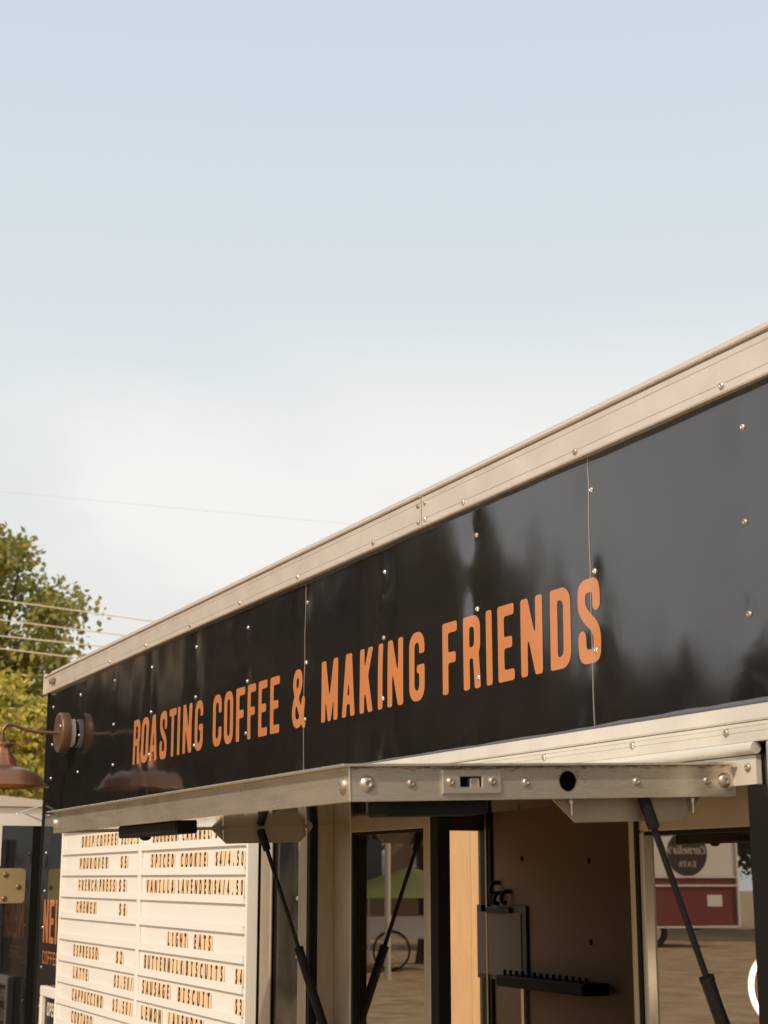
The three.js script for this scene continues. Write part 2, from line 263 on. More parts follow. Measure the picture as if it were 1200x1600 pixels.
// ---------------------------------------------------------------- header and hinge above the hatch
{
  const p = part('hatch_header', trailer), x0 = -3.43, x1 = -1.775, x2 = -1.56;
  mesh('flat_strip', alongX([[0.004, 1.8105], [0.011, 1.8105], [0.013, 1.813], [0.012, 1.8325], [0.004, 1.834]], x0, x2), M.header, p);
  mesh('ribbed_strip', alongX([[0.004, 1.782], [0.018, 1.782], [0.0185, 1.7935], [0.0172, 1.794], [0.0172, 1.7955], [0.0182, 1.796], [0.0182, 1.801], [0.017, 1.8015], [0.017, 1.803], [0.018, 1.8035], [0.0175, 1.807], [0.012, 1.8085], [0.009, 1.8095], [0.004, 1.8095]], x0, x2), M.header, p);
  const b = new THREE.CylinderGeometry(0.0085, 0.0085, x1 - x0, 16); b.rotateZ(Math.PI / 2); b.translate((x0 + x1) / 2, 1.7735, 0.0155); mesh('hinge_barrel', b, M.header, p);
  mesh('lower_leaf', alongX([[0.004, 1.725], [0.013, 1.725], [0.0125, 1.764], [0.004, 1.765]], x0, x1 - 0.005), M.header, p);
  for (const x of [-3.3, -2.98, -2.66, -2.335, -2.07, -1.835, -1.62]) dot('screw', screwGeo, x, 1.7975, 0.018, p);
  dot('screw', screwGeo, x1 - 0.022, 1.748, 0.013, p);
  // bead of sealant squeezed out along the top
  const n = 160, pos = [], idx = []; const prof = [[0.0015, 0], [0.0085, 0.0], [0.010, 0.45], [0.006, 0.9], [0.001, 1.0]];
  for (let i = 0; i <= n; i++) { const x = x0 + (x2 - x0) * i / n, hgt = 0.005 + 0.0045 * Math.max(0, fbm(x * 5, 1, 2, 3) + 0.25) + 0.006 * smooth(-2.4, -1.8, x) * (0.6 + fbm(x * 9, 3, 3, 2)); for (const [z, t] of prof) pos.push(x, 1.8325 + t * hgt, z + skin(x, 1.84)); }
  for (let i = 0; i < n; i++) for (let k = 0; k < 4; k++) { const a = i * 5 + k; idx.push(a, a + 5, a + 1, a + 1, a + 5, a + 6); }
  const g = new THREE.BufferGeometry(); g.setAttribute('position', new THREE.Float32BufferAttribute(pos, 3)); g.setIndex(idx); g.computeVertexNormals(); mesh('sealant_bead', g, M.sealant, p);
}

// ---------------------------------------------------------------- the raised hatch
const hatch = part('service_hatch', trailer); hatch.position.set(0, 1.757, 0.012); hatch.rotation.x = 0.0325;
{
  const xa = -3.378, xb = -1.83, zo = 0.578;
  mesh('top_skin', bx(xa - 0.012, xb + 0.012, -0.0035, -0.0005, 0.006, zo + 0.016, 0.0006), M.alu, hatch);
  mesh('liner', bx(xa + 0.004, xb - 0.004, -0.0425, -0.0395, 0.006, zo - 0.004), M.black, hatch);
  // near side rail: bent sheet with a latch slot and a round hole through it
  const dirt = (() => {
    const W = 1024, H = 128, c = document.createElement('canvas'); c.width = W; c.height = H; const g = c.getContext('2d');
    const im = g.createImageData(W, H);
    for (let j = 0; j < H; j++) for (let i = 0; i < W; i++) {
      let v = 230 + 5 * noise.noise(i * 0.012, j * 0.8, 3) + 18 * fbm(i * 0.02, j * 0.05, 5, 4); let r = v, gg = v * 0.985, b = v * 0.96;
      const e = fbm(i * 0.05, j * 0.16, 8, 4) * 1.3 + 0.22 - j * 0.032 + 0.25 * Math.exp(-(((i - 330) / 170) ** 2)); if (e > 0) { const k = Math.min(0.62, e * 1.6); r = mix(r, 92, k); gg = mix(gg, 74, k); b = mix(b, 58, k); }
      const dx = i - 560, dy = j - 44, q = Math.exp(-(dx * dx / 900 + dy * dy / 700)), s = noise.noise(i * 0.22, j * 0.22, 12); if (s > 0.42 - 0.3 * q && q > 0.12) { r = mix(r, 92, 0.75); gg = mix(gg, 46, 0.75); b = mix(b, 24, 0.75); }
      const k = (j * W + i) * 4; im.data[k] = r; im.data[k + 1] = gg; im.data[k + 2] = b; im.data[k + 3] = 255;
    }
    g.putImageData(im, 0, 0); const t = new THREE.CanvasTexture(c); t.colorSpace = THREE.SRGBColorSpace; return t;
  })();
  const s = new THREE.Shape(); s.moveTo(0.0, -0.046); s.lineTo(zo, -0.046); s.lineTo(zo, -0.0038); s.lineTo(0.0, -0.0038); s.closePath();
  const hole = new THREE.Path(); hole.absarc(0.268, -0.0235, 0.0135, 0, Math.PI * 2, true); s.holes.push(hole);
  const slot = new THREE.Path(); slot.moveTo(0.396, -0.031); slot.lineTo(0.396, -0.0155); slot.lineTo(0.431, -0.0155); slot.lineTo(0.431, -0.031); slot.closePath(); s.holes.push(slot);
  const rg = new THREE.ExtrudeGeometry(s, { depth: 0.003, bevelEnabled: false, curveSegments: 28 }); rg.rotateY(-Math.PI / 2); rg.translate(xb, 0, 0);
  const uv = rg.attributes.uv, ps = rg.attributes.position; for (let i = 0; i < ps.count; i++) uv.setXY(i, 1 - ps.getZ(i) / zo, (ps.getY(i) + 0.046) / 0.0425);
  mesh('side_rail', rg, std(0.80, 0.74, 0.65, 0.44, 0.75, { map: dirt, roughnessMap: metalRough }), hatch);
  mesh('side_rail', bx(xa, xa + 0.003, -0.046, -0.0038, 0.0, zo), M.alu, hatch);
  mesh('hollow_shade_sheet', bx(xb - 0.04, xb - 0.034, -0.039, -0.006, 0.02, zo - 0.02), M.hole, hatch);  // near-black sheet gives the hole and slot their inner shade by colour
  mesh('outer_rail', bx(xa - 0.0005, xb + 0.0005, -0.046, -0.0038, zo + 0.0005, zo + 0.0035, 0.0008), M.alu, hatch);
  for (const [z, g] of [[0.557, domeGeo], [0.497, screwGeo], [0.332, screwGeo], [0.162, screwGeo], [0.048, screwGeo], [0.018, domeGeo]]) dot('screw', g, xb, -0.0245, z, hatch, true);
  for (const x of [xb - 0.018, xa + 0.016]) dot('screw', domeGeo, x, -0.026, zo + 0.0035, hatch);
  // latch plate
  const ls = new THREE.Shape(); ls.moveTo(0.371, -0.0375); ls.lineTo(0.454, -0.0375); ls.lineTo(0.454, -0.0085); ls.lineTo(0.371, -0.0085); ls.closePath();
  const lh = new THREE.Path(); lh.moveTo(0.397, -0.0305); lh.lineTo(0.397, -0.016); lh.lineTo(0.430, -0.016); lh.lineTo(0.430, -0.0305); lh.closePath(); ls.holes.push(lh);
  const lg = new THREE.ExtrudeGeometry(ls, { depth: 0.0025, bevelEnabled: true, bevelSize: 0.0006, bevelThickness: 0.0006, bevelSegments: 1 }); lg.rotateY(-Math.PI / 2); lg.translate(xb + 0.0035, 0, 0);
  mesh('latch_plate', lg, M.alu, hatch);
  mesh('latch_bolt', bx(xb - 0.012, xb - 0.002, -0.0300, -0.0185, 0.398, 0.412, 0.001), M.alu, hatch);
  for (const z of [0.383, 0.443]) dot('screw', screwGeo, xb + 0.0035, -0.023, z, hatch, true);
  // black latch boxes hanging under the rails
  mesh('latch_box', bx(xb - 0.07, xb - 0.012, -0.064, -0.0445, 0.385, 0.527, 0.003), M.rubber, hatch);
  mesh('latch_box', bx(-2.935, -2.585, -0.0665, -0.0445, zo - 0.05, zo - 0.012, 0.003), M.rubber, hatch);
  dot('latch_knob', domeGeo, -2.82, -0.067, zo - 0.03, hatch, false, M.rubber).rotation.x = Math.PI / 2;
  // strut brackets
  for (const [x, z0, mat] of [[xb - 0.028, 0.04, M.frame], [xa + 0.0045, 0.0, M.frame]]) {
    const b = new THREE.Shape(); b.moveTo(z0, -0.036); b.lineTo(z0 + 0.235, -0.036); b.lineTo(z0 + 0.235, -0.0465); b.lineTo(z0 + 0.203, -0.0765); b.lineTo(z0 + 0.031, -0.0765); b.lineTo(z0, -0.0465); b.closePath();
    const g = new THREE.ExtrudeGeometry(b, { depth: 0.003, bevelEnabled: false }); g.rotateY(-Math.PI / 2); g.translate(x, 0, 0); mesh('strut_bracket', g, mat, hatch);
    for (const z of [z0 + 0.018, z0 + 0.212]) { mesh('bolt', mergeGeometries([new THREE.CylinderGeometry(0.0042, 0.0042, 0.005, 6).translate(0, -0.0495, 0), new THREE.CylinderGeometry(0.0018, 0.0018, 0.018, 8).translate(0, -0.058, 0)]), M.screw, hatch).position.set(x + 0.007, 0, z); }
  }
}
function strut(top, bottom, knee) {
  const p = part('gas_strut', trailer), A = new THREE.Vector3(...top), B = new THREE.Vector3(...bottom), K = A.clone().lerp(B, knee).toArray();
  mesh('rod', rodGeo(top, K, 0.0046), M.darkmetal, p);
  mesh('cylinder', rodGeo(K, bottom, 0.0100), M.darkmetal, p);
  mesh('collar', rodGeo(K, A.clone().lerp(B, knee + 0.012).toArray(), 0.0106), M.rubber, p);
  mesh('end_fitting', rodGeo(A.clone().lerp(B, -0.03).toArray(), A.clone().lerp(B, 0.06).toArray(), 0.0085), M.rubber, p);
}
strut([-1.8435, 1.697, 0.150], [-1.8445, 1.19, -0.0455], 0.443);
strut([-3.366, 1.690, 0.131], [-3.368, 1.21, -0.0458], 0.492);

// ---------------------------------------------------------------- the service opening
{
  const p = part('opening_frame', trailer), { x0, x1, y0, y1 } = OPEN;
  // face trim on the far and near side, jambs, head and sill
  mesh('face_trim', bx(x0 - 0.062, x0 - 0.016, 0.93, 1.80, 0.003, 0.013, 0.003), M.frame, p);
  mesh('weather_strip', bx(x0 - 0.0155, x0 + 0.002, 0.95, 1.78, -0.008, 0.010, 0.002), M.rubber, p);
  mesh('face_trim', bx(x1 + 0.052, x1 + 0.10, 0.93, 1.7805, 0.003, 0.024, 0.006), M.alu, p);
  mesh('weather_strip', bx(x1 - 0.004, x1 + 0.051, 0.95, 1.724, -0.03, 0.012, 0.002), M.rubber, p);
  mesh('jamb', bx(x0 - 0.011, x0 + 0.0035, y0, y1 - 0.012, -0.075, -0.009), M.frame, p);
  mesh('jamb', bx(x1 - 0.003, x1 + 0.011, y0, y1 - 0.012, -0.075, -0.031), M.frame, p);
  mesh('head', bx(x0 - 0.011, x1 + 0.011, y1 - 0.0115, y1 + 0.011, -0.075, -0.003), M.frame, p);
  mesh('sill', bx(x0 - 0.011, x1 + 0.011, y0 - 0.011, y0 - 0.001, -0.12, 0.08), M.alu, p);
  mesh('face_trim', bx(-3.70, -3.632, 0.6, 1.69, 0.003, 0.011, 0.003), M.frame, p);
  dot('rivet', rivetGeo, -3.493, 1.556, skin(-3.493, 1.556), p); dot('rivet', rivetGeo, -3.493, 1.428, skin(-3.493, 1.428), p); dot('rivet', rivetGeo, -3.493, 1.69, skin(-3.493, 1.69), p);
  const sash = (xa, xb, top, stileL, stileR, z = -0.06) => {
    const w = part('window_sash', trailer), f = 0.012;
    mesh('stile', bx(xa, xa + stileL, 0.985, 1.731, z - f, z + f, 0.002), M.frame, w);
    mesh('stile', bx(xb - stileR, xb, 0.985, 1.731, z - f, z + f, 0.002), M.frame, w);
    mesh('top_rail', bx(xa + stileL, xb - stileR, top, 1.731, z - f, z + f - 0.002, 0.002), M.frame, w);
    mesh('bottom_rail', bx(xa + stileL, xb - stileR, 0.985, 1.03, z - f, z + f - 0.002, 0.002), M.frame, w);
    mesh('gasket', mergeGeometries([bx(xa + stileL, xa + stileL + 0.008, 1.03, top, z - 0.006, z + 0.008), bx(xb - stileR - 0.004, xb - stileR, 1.03, top, z - 0.006, z + 0.008), bx(xa + stileL + 0.008, xb - stileR - 0.004, top - 0.006, top, z - 0.006, z + 0.007)]), M.rubber, w);
    mesh('glass_pane', new THREE.PlaneGeometry(xb - xa - stileL - stileR, top - 1.03).translate((xa + stileL + xb - stileR) / 2, (1.03 + top) / 2, z), M.glass, w);
    return w;
  };
  const a = sash(-3.386, -2.905, 1.699, 0.09, 0.028);
  mesh('gasket', bx(-2.905, -2.872, 0.985, 1.731, -0.078, -0.05, 0.002), M.rubber, a);
  const b = sash(-2.189, -1.80, 1.672, 0.018, 0.02, -0.058);
  mesh('gasket', bx(-2.171, -2.161, 0.985, 1.70, -0.064, -0.044, 0.001), M.rubber, b);
  mesh('stile', bx(-2.161, -2.150, 0.985, 1.672, -0.066, -0.047, 0.002), M.frame, b);
}

// ---------------------------------------------------------------- rear door, swung open past the corner
{
  const d = part('rear_door', trailer), x = -6.135;
  mesh('door_panel', bx(x - 0.03, x, 0.5, 1.7935, -0.04, 0.98, 0.002), M.black, d);
  mesh('top_rail', bx(x - 0.032, x + 0.006, 1.794, 1.838, -0.04, 0.985, 0.003), M.whitePaint, d);
  mesh('trim_strip', bx(x + 0.0005, x + 0.006, 1.645, 1.7935, 0.136, 0.175, 0.001), M.whitePaint, d);
  const s = new THREE.Shape(); const r = 0.014, a = 0.042, b = 0.24, y0 = 1.512, y1 = 1.637; s.moveTo(a + r, y0); s.lineTo(b, y0); s.lineTo(b, y1); s.lineTo(a + r, y1); s.absarc(a + r, y1 - r, r, Math.PI / 2, Math.PI); s.lineTo(a, y0 + r); s.absarc(a + r, y0 + r, r, Math.PI, Math.PI * 1.5);
  const g = new THREE.ExtrudeGeometry(s, { depth: 0.004, bevelEnabled: true, bevelSize: 0.001, bevelThickness: 0.001, bevelSegments: 1 }); g.rotateY(-Math.PI / 2); g.translate(x + 0.007, 0, 0); const h = mesh('hinge_plate', g, M.gold, d);
  for (const [y, z] of [[1.614, 0.115], [1.57, 0.066], [1.528, 0.117]]) dot('bolt', domeGeo, x + 0.008, y, z, d, true, M.bronze);
  mesh('stay_rod', rodGeo([x, 1.842, 0.075], [-6.07, 1.868, 0.004], 0.0022, 0.0022, 8), M.alu, d);
  dot('stay_knob', domeGeo, x - 0.012, 1.838, 0.078, d).rotation.x = -Math.PI / 2;
}

// ---------------------------------------------------------------- menu board with ledges and letter tiles
{
  const x0 = -5.582, x1 = -3.742, yTop = 1.752, yBot = 0.95, zB = 0.031, mb = thing('menu_board', 'white slatted menu board with tan letter tiles beside the service window', 'menu board', [0, 0, 0]);
  mesh('back_panel', bx(x0 + 0.001, x1 - 0.001, yBot, yTop, 0.006, zB), M.white, mb);
  mesh('frame_side', bx(x1, x1 + 0.010, yBot, yTop + 0.002, 0.004, 0.0335, 0.0015), M.white, mb);
  mesh('frame_side', bx(x0 - 0.006, x0, yBot, yTop + 0.002, 0.004, 0.041, 0.0015), M.white, mb);
  mesh('frame_top', bx(x0, x1, yTop, yTop + 0.004, 0.004, 0.041), M.white, mb);
  mesh('divider', bx(-4.647, -4.625, yBot, yTop - 0.001, zB + 0.0002, 0.0405, 0.0015), M.white, mb);
  const CH = 'ABCDEFGHIJKLMNOPQRSTUVWXYZ0123456789$/.', cell = 96, cv = document.createElement('canvas'); cv.width = cell * 8; cv.height = cell * 5; const g2 = cv.getContext('2d');
  g2.fillStyle = '#fff'; g2.fillRect(0, 0, cv.width, cv.height); g2.fillStyle = '#15110f'; g2.textAlign = 'center'; g2.textBaseline = 'alphabetic'; g2.font = 'bold 92px sans-serif';
  [...CH].forEach((c, i) => { g2.save(); g2.translate((i % 8 + 0.5) * cell, (Math.floor(i / 8) + 0.87) * cell); g2.scale(c === 'M' || c === 'W' ? 0.58 : 0.67, 1.2); g2.lineWidth = 5; g2.strokeStyle = '#15110f'; g2.fillText(c, 0, 0); g2.strokeText(c, 0, 0); g2.restore(); });
  const atlas = new THREE.CanvasTexture(cv); atlas.colorSpace = THREE.SRGBColorSpace;
  const tileMats = [[0.80, 0.565, 0.35], [0.81, 0.59, 0.38], [0.80, 0.615, 0.41], [0.82, 0.66, 0.48]].map((c) => { const m = std(...c, 0.6); m.map = atlas; return m; });
  const cache = {};
  const tileGeo = (c, w) => cache[c + w] ??= (() => {
    const g = new THREE.BoxGeometry(w, 0.0425, 0.0009), uv = g.attributes.uv, i = CH.indexOf(c), u0 = (i % 8) / 8, v1 = 1 - Math.floor(i / 8) / 5;
    for (let k = 0; k < 24; k++) if (k >= 16 && k < 20) uv.setXY(k, u0 + (0.10 + 0.80 * uv.getX(k)) / 8, v1 - (0.02 + 0.96 * (1 - uv.getY(k))) / 5); else uv.setXY(k, 0.995, 0.005);
    return g;
  })();
  const line = (r, col, words) => {
    const y = 1.7405 - 0.0695 * r - 0.0415, p = part('menu_line', mb), xa = col ? -4.6245 : x0 + 0.0005, xb = col ? x1 - 0.0005 : -4.6475;
    mesh('ledge', alongX([[zB, y - 0.019], [zB + 0.0062, y - 0.0202], [zB + 0.0078, y - 0.019], [zB + 0.0072, y + 0.001], [zB + 0.0056, y + 0.001], [zB + 0.0052, y - 0.006], [zB, y - 0.006]], xa, xb), M.white, p);
    for (const [text, a, b] of words) {
      const n = text.length, w = (b - a) / n;
      let tone = Math.floor(rnd() * 3), run = 0;
      [...text].forEach((c, i) => {
        if (run-- <= 0) { tone = '$/.0123456789'.includes(c) ? 1 + Math.floor(rnd() * 3) : Math.floor(rnd() * 2.6); run = 1 + Math.floor(rnd() * 4); }
        if (c === ' ') return;
        const o = mesh('letter_tile', tileGeo(c, Math.round(w * 0.995 * 4000) / 4000), tileMats[tone], p);
        o.position.set(a + (i + 0.5) * w, y + 0.0165 + (rnd() - 0.5) * 0.002, zB + 0.0013 + rnd() * 0.0004); o.rotation.x = -0.012; o.rotation.z = (rnd() - 0.5) * 0.025;
      });
    }
  };
  const rows = [
    [[['DRIP', -5.349, -5.175], ['COFFEE', -5.160, -4.902], ['$2/2.5', -4.867, -4.663]], [['BOURBON', -4.534, -4.291], ['CARAMEL', -4.259, -4.011], ['$4/4.50', -3.985, -3.750]]],
    [[['POUR', -5.365, -5.190], ['OVER', -5.178, -4.999], ['$5', -4.869, -4.782]], [['SPICED', -4.545, -4.316], ['COOKIE', -4.268, -4.036], ['$4/4.50', -3.978, -3.752]]],
    [[['FRENCH', -5.370, -5.122], ['PRESS', -5.106, -4.903], ['$5', -4.880, -4.786]], [['VANILLA', -4.584, -4.309], ['LAVENDER', -4.290, -3.993], ['$4/4.50', -3.984, -3.752]]],
    [[['CHEMEX', -5.386, -5.124], ['$6', -4.868, -4.776]], []],
    [[], [['LIGHT', -4.369, -4.184], ['EATS', -4.138, -3.983]]],
    [[['ESPRESSO', -5.403, -5.080], ['$2', -4.882, -4.795]], [['BUTTERMILK', -4.584, -4.211], ['BISCUITS', -4.201, -3.885], ['$4', -3.810, -3.748]]],
    [[['LATTE', -5.396, -5.191], ['$3.50/', -4.894, -4.680]], [['SAUSAGE', -4.597, -4.324], ['BISCUIT', -4.262, -3.981], ['$3', -3.808, -3.745]]],
    [[['CAPPUCCINO', -5.396, -5.005], ['$3.50/', -4.900, -4.685]], [['LEMON', -4.601, -4.391], ['LAVENDER', -4.342, -4.035]]],
    [[['CORTADO', -5.393, -5.118]], []],
    [[], []],
  ];
  rows.forEach((r, i) => { line(i, 0, r[0]); line(i, 1, r[1]); });
}

// ---------------------------------------------------------------- small framed sign beyond the menu board
{
  const t = thing('framed_sign', 'small dark sign in a white frame hung past the end of the menu board', 'sign', [-5.735, 0, 0]);
  const f = [bx(-0.125, 0.125, 1.198, 1.232, 0.004, 0.03, 0.003), bx(-0.125, 0.125, 0.83, 0.864, 0.004, 0.03, 0.003), bx(-0.125, -0.095, 0.8645, 1.1975, 0.004, 0.03, 0.003), bx(0.095, 0.125, 0.8645, 1.1975, 0.004, 0.03, 0.003)];
  for (const g of f) mesh('frame', g, M.whitePaint, t);
  const c = document.createElement('canvas'); c.width = 256; c.height = 448; const g = c.getContext('2d'); g.fillStyle = '#231e1b'; g.fillRect(0, 0, 256, 448); g.fillStyle = '#e9dccb'; g.textAlign = 'center'; g.font = 'bold 84px sans-serif';
  g.save(); g.translate(128, 84); g.scale(0.8, 1); g.fillText('OPEN', 0, 0); g.fillText('TUE', 0, 100); g.restore();
  const m = std(1, 1, 1, 0.5); m.map = new THREE.CanvasTexture(c); m.map.colorSpace = THREE.SRGBColorSpace;
  mesh('face', new THREE.PlaneGeometry(0.19, 0.333).translate(0, 1.031, 0.016), m, t);
}

// ---------------------------------------------------------------- copper lamp on the wall
{
  const x = -5.652, y = 2.104, t = thing('wall_lamp', 'copper barn lamp on a bent arm mounted on the black trailer wall', 'lamp', [x, y, 0]);
  const cyl = (r, z0, z1, n = 36) => { const g = new THREE.CylinderGeometry(r, r, z1 - z0, n); g.rotateX(Math.PI / 2); g.translate(0, 0, (z0 + z1) / 2); return g; };
  const chunk = new THREE.CylinderGeometry(0.052, 0.05, 0.020, 9, 1); chunk.rotateX(Math.PI / 2); { const p = chunk.attributes.position; for (let i = 0; i < p.count; i++) p.setZ(i, p.getZ(i) + 0.002 * noise.noise(p.getX(i) * 90, p.getY(i) * 90, 1)); chunk.computeVertexNormals(); } chunk.translate(0, 0, 0.0125);
  mesh('spacer', chunk, M.whitePaint, t);
  const cap = lathe([[0, 0.058], [0.012, 0.058], [0.02, 0.054], [0.05, 0.054], [0.060, 0.0575], [0.0675, 0.056], [0.0705, 0.052], [0.0705, 0.0235], [0.066, 0.0225], [0, 0.0225]], 40); cap.rotateX(Math.PI / 2); mesh('mount', cap, M.bronze, t);
  dot('screw', screwGeo, 0.028, 0.02, 0.054, t);
  mesh('arm', tubeThrough([[0, -0.001, 0.05], [0, -0.002, 0.09], [0, 0.0, 0.135], [0, 0.011, 0.185], [0, 0.021, 0.212], [0, 0.020, 0.234], [0, 0.004, 0.248], [0, -0.02, 0.250], [0, -0.048, 0.250]], 0.0062, 60, 12), M.bronze, t);
  const sh = lathe([[0.0, -0.040], [0.018, -0.040], [0.031, -0.042], [0.033, -0.046], [0.033, -0.052], [0.029, -0.054], [0.030, -0.064], [0.036, -0.078], [0.040, -0.084], [0.043, -0.088], [0.054, -0.116], [0.062, -0.122], [0.064, -0.126], [0.092, -0.133], [0.120, -0.146], [0.140, -0.163], [0.153, -0.180], [0.166, -0.190], [0.168, -0.193], [0.165, -0.194], [0.150, -0.184], [0.118, -0.150], [0.06, -0.13], [0.0, -0.128]], 56); sh.translate(0, 0, 0.250); mesh('shade', sh, M.copper, t);
  const fin = new THREE.TorusGeometry(0.008, 0.0025, 8, 16); fin.rotateY(Math.PI / 2); fin.translate(0, -0.052, 0.212); mesh('thumb_screw', fin, M.bronze, t);
}

// ---------------------------------------------------------------- things inside the trailer
const inZ = -1.834, kx = 0.979, iy = (y) => 1.6 + (y - 1.6) * kx;
{
  const t = thing('clipboard', 'brown clipboard with papers hanging on the dark inner wall', 'clipboard', [-5.85, 0, inZ]);
  mesh('board', bx(-0.205, 0.205, iy(1.196), iy(1.494), 0.004, 0.012, 0.002), std(0.10, 0.075, 0.05, 0.6), t);
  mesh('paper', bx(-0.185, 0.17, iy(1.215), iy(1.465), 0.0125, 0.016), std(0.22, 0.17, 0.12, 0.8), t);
  mesh('clip', bx(-0.10, 0.10, iy(1.462), iy(1.485), 0.0165, 0.028, 0.003), M.darkmetal, t);
  const h = thing('wall_hooks', 'dark hooks screwed to the inner wall above the clipboard', 'hook', [-5.83, 0, inZ]);
  for (const [x, y] of [[-0.05, 1.585], [-0.02, 1.545], [0.04, 1.55]]) mesh('hook', tubeThrough([[x, y, 0.0], [x, y - 0.005, 0.03], [x, y - 0.035, 0.04], [x, y - 0.045, 0.02]], 0.009, 16, 8), M.darkmetal, h);
  const r = thing('wall_rack', 'black rack with short pegs on the inner wall below the clipboard', 'rack', [-5.38, 0, inZ]);
  mesh('rail', bx(-0.32, 0.32, iy(1.185), iy(1.228), 0.004, 0.12, 0.006), M.rubber, r);
  for (let i = 0; i < 14; i++) mesh('peg', new THREE.CylinderGeometry(0.007, 0.007, 0.02, 8).translate(-0.30 + i * 0.046, iy(1.238), 0.09), M.darkmetal, r);
  mesh('support', bx(-0.30, -0.28, iy(1.0), iy(1.184), 0.004, 0.02), M.alu, r);
  mesh('corner_post', bx(-6.018, -5.93, 0.5, 2.289, inZ, inZ + 0.012, 0.002), M.darkmetal, trailer);
  mesh('corner_bead', bx(-5.965, -5.955, 0.5, 2.289, inZ + 0.0125, inZ + 0.018), M.gold, trailer);
  for (const [x, y] of [[-5.69, 1.677], [-5.19, 1.665], [-5.19, 1.374], [-4.75, 1.67]]) dot('screw', domeGeo, x, y, inZ, trailer, false, M.darkmetal);
}
{
  const c = thing('added_cabinet', 'tall brown cabinet added inside the trailer to block the bright view behind the left glass pane', 'cabinet', [-4.6, 0.5, -0.46]);  // added cabinet keeps the sunlit fence from showing through the left pane
  mesh('carcass', bx(-0.35, 0.33, 0, 1.75, -0.28, 0.40, 0.004), std(0.24, 0.16, 0.09, 0.6), c);
  for (const y of [0.05, 0.9]) { mesh('door', bx(0.331, 0.35, y, y + 0.82, -0.27, 0.39, 0.003), std(0.26, 0.175, 0.10, 0.5), c); mesh('handle', bx(0.351, 0.37, y + 0.35, y + 0.5, -0.24, -0.22, 0.003), M.darkmetal, c); }
}
// neon ring and a dark placard hang behind the right pane
{
  const n = thing('neon_sign', 'white glowing neon ring hanging on a chain behind the window glass', 'neon sign', [-1.978, 1.443, -0.15]);
  const pts = []; for (let i = 0; i <= 48; i++) { const a = i / 48 * Math.PI * 2; pts.push(new THREE.Vector3(Math.cos(a) * 0.052, Math.sin(a) * 0.046, 0)); }
  const glow = std(0.9, 0.88, 0.84, 0.4); glow.emissive.setRGB(1, 0.93, 0.82); glow.emissiveIntensity = 0.9;
  mesh('tube', new THREE.TubeGeometry(new THREE.CatmullRomCurve3(pts, true), 72, 0.0048, 12, true), glow, n);
  mesh('backing', bx(-0.045, 0.16, -0.075, 0.06, -0.02, -0.014, 0.002), M.rubber, n);
  for (let i = 0; i < 12; i++) { const l = new THREE.TorusGeometry(0.0038, 0.001, 6, 10); l.scale(0.7, 1.2, 1); l.rotateY(i % 2 ? 1.4 : 0.2); l.translate(-0.012 + i * 0.0012, 0.052 + i * 0.0078, -0.01); mesh('chain_link', l, M.darkmetal, n); }
  const pl = new THREE.PointLight(new THREE.Color().setRGB(1, 0.93, 0.82), 0.05, 0, 2); pl.position.set(0, 0, 0.012); pl.castShadow = true; n.add(pl);
  const p = thing('placard', 'dark maroon placard hung behind the window glass above the neon ring', 'placard', [-1.99, 1.612, -0.152]);
  mesh('board', bx(-0.056, 0.12, -0.042, 0.045, -0.003, 0.003, 0.001), std(0.03, 0.014, 0.014, 0.5), p);
  mesh('edge_strip', bx(-0.056, 0.12, 0.0455, 0.052, -0.003, 0.003), M.darkmetal, p);
}

// ---------------------------------------------------------------- trees
function leafCrown(rx, ry, rz, n, size, sd) {
  seed = sd; const pos = [], nor = [], col = []; const clumps = [];
  for (let i = 0; i < 46; i++) { const u = rnd() * 2 - 1, a = rnd() * 6.283, q = Math.sqrt(1 - u * u), k = 0.45 + 0.55 * Math.cbrt(rnd()); clumps.push([q * Math.cos(a) * rx * k, u * ry * k, q * Math.sin(a) * rz * k, 0.16 + 0.2 * rnd()]); }
  for (let i = 0; i < n; i++) {
    const c = clumps[Math.floor(rnd() * clumps.length)], R = c[3] * (rx + ry + rz) / 3; const g = () => (rnd() + rnd() + rnd() - 1.5) * 1.1;
    const x = c[0] + g() * R, y = c[1] + g() * R * 0.8, z = c[2] + g() * R, s = size * (0.6 + rnd() * 0.8);
    const d = new THREE.Vector3(rnd() - 0.5, rnd() - 0.6, rnd() - 0.5).normalize(), e = new THREE.Vector3(rnd() - 0.5, rnd() - 0.5, rnd() - 0.5).cross(d).normalize(), m = e.clone().cross(d);
    const t = 0.75 + 0.5 * rnd(), y2 = rnd();
    const P = [[0, 0], [0.32, 0.45], [0, 1], [-0.32, 0.45]].map(([a, b]) => [x + (e.x * a + d.x * b) * s, y + (e.y * a + d.y * b) * s, z + (e.z * a + d.z * b) * s]);
    for (const k of [0, 1, 2, 0, 2, 3]) { pos.push(...P[k]); nor.push(m.x, m.y, m.z); col.push(t * (0.9 + 0.35 * y2), t, t * (0.9 - 0.3 * y2)); }
  }
  const b = new THREE.BufferGeometry(); b.setAttribute('position', new THREE.Float32BufferAttribute(pos, 3)); b.setAttribute('normal', new THREE.Float32BufferAttribute(nor, 3)); b.setAttribute('color', new THREE.Float32BufferAttribute(col, 3)); return b;
}
const leafMat = (r, g, b) => { const m = std(r, g, b, 0.9, 0, { transmission: 0.4, thickness: 0, side: THREE.DoubleSide, vertexColors: true }); return m; };
const LEAF = { green: leafMat(0.26, 0.26, 0.05), yellow: leafMat(0.48, 0.45, 0.085), dark: leafMat(0.09, 0.075, 0.035) }, bark = std(0.10, 0.075, 0.05, 0.9);
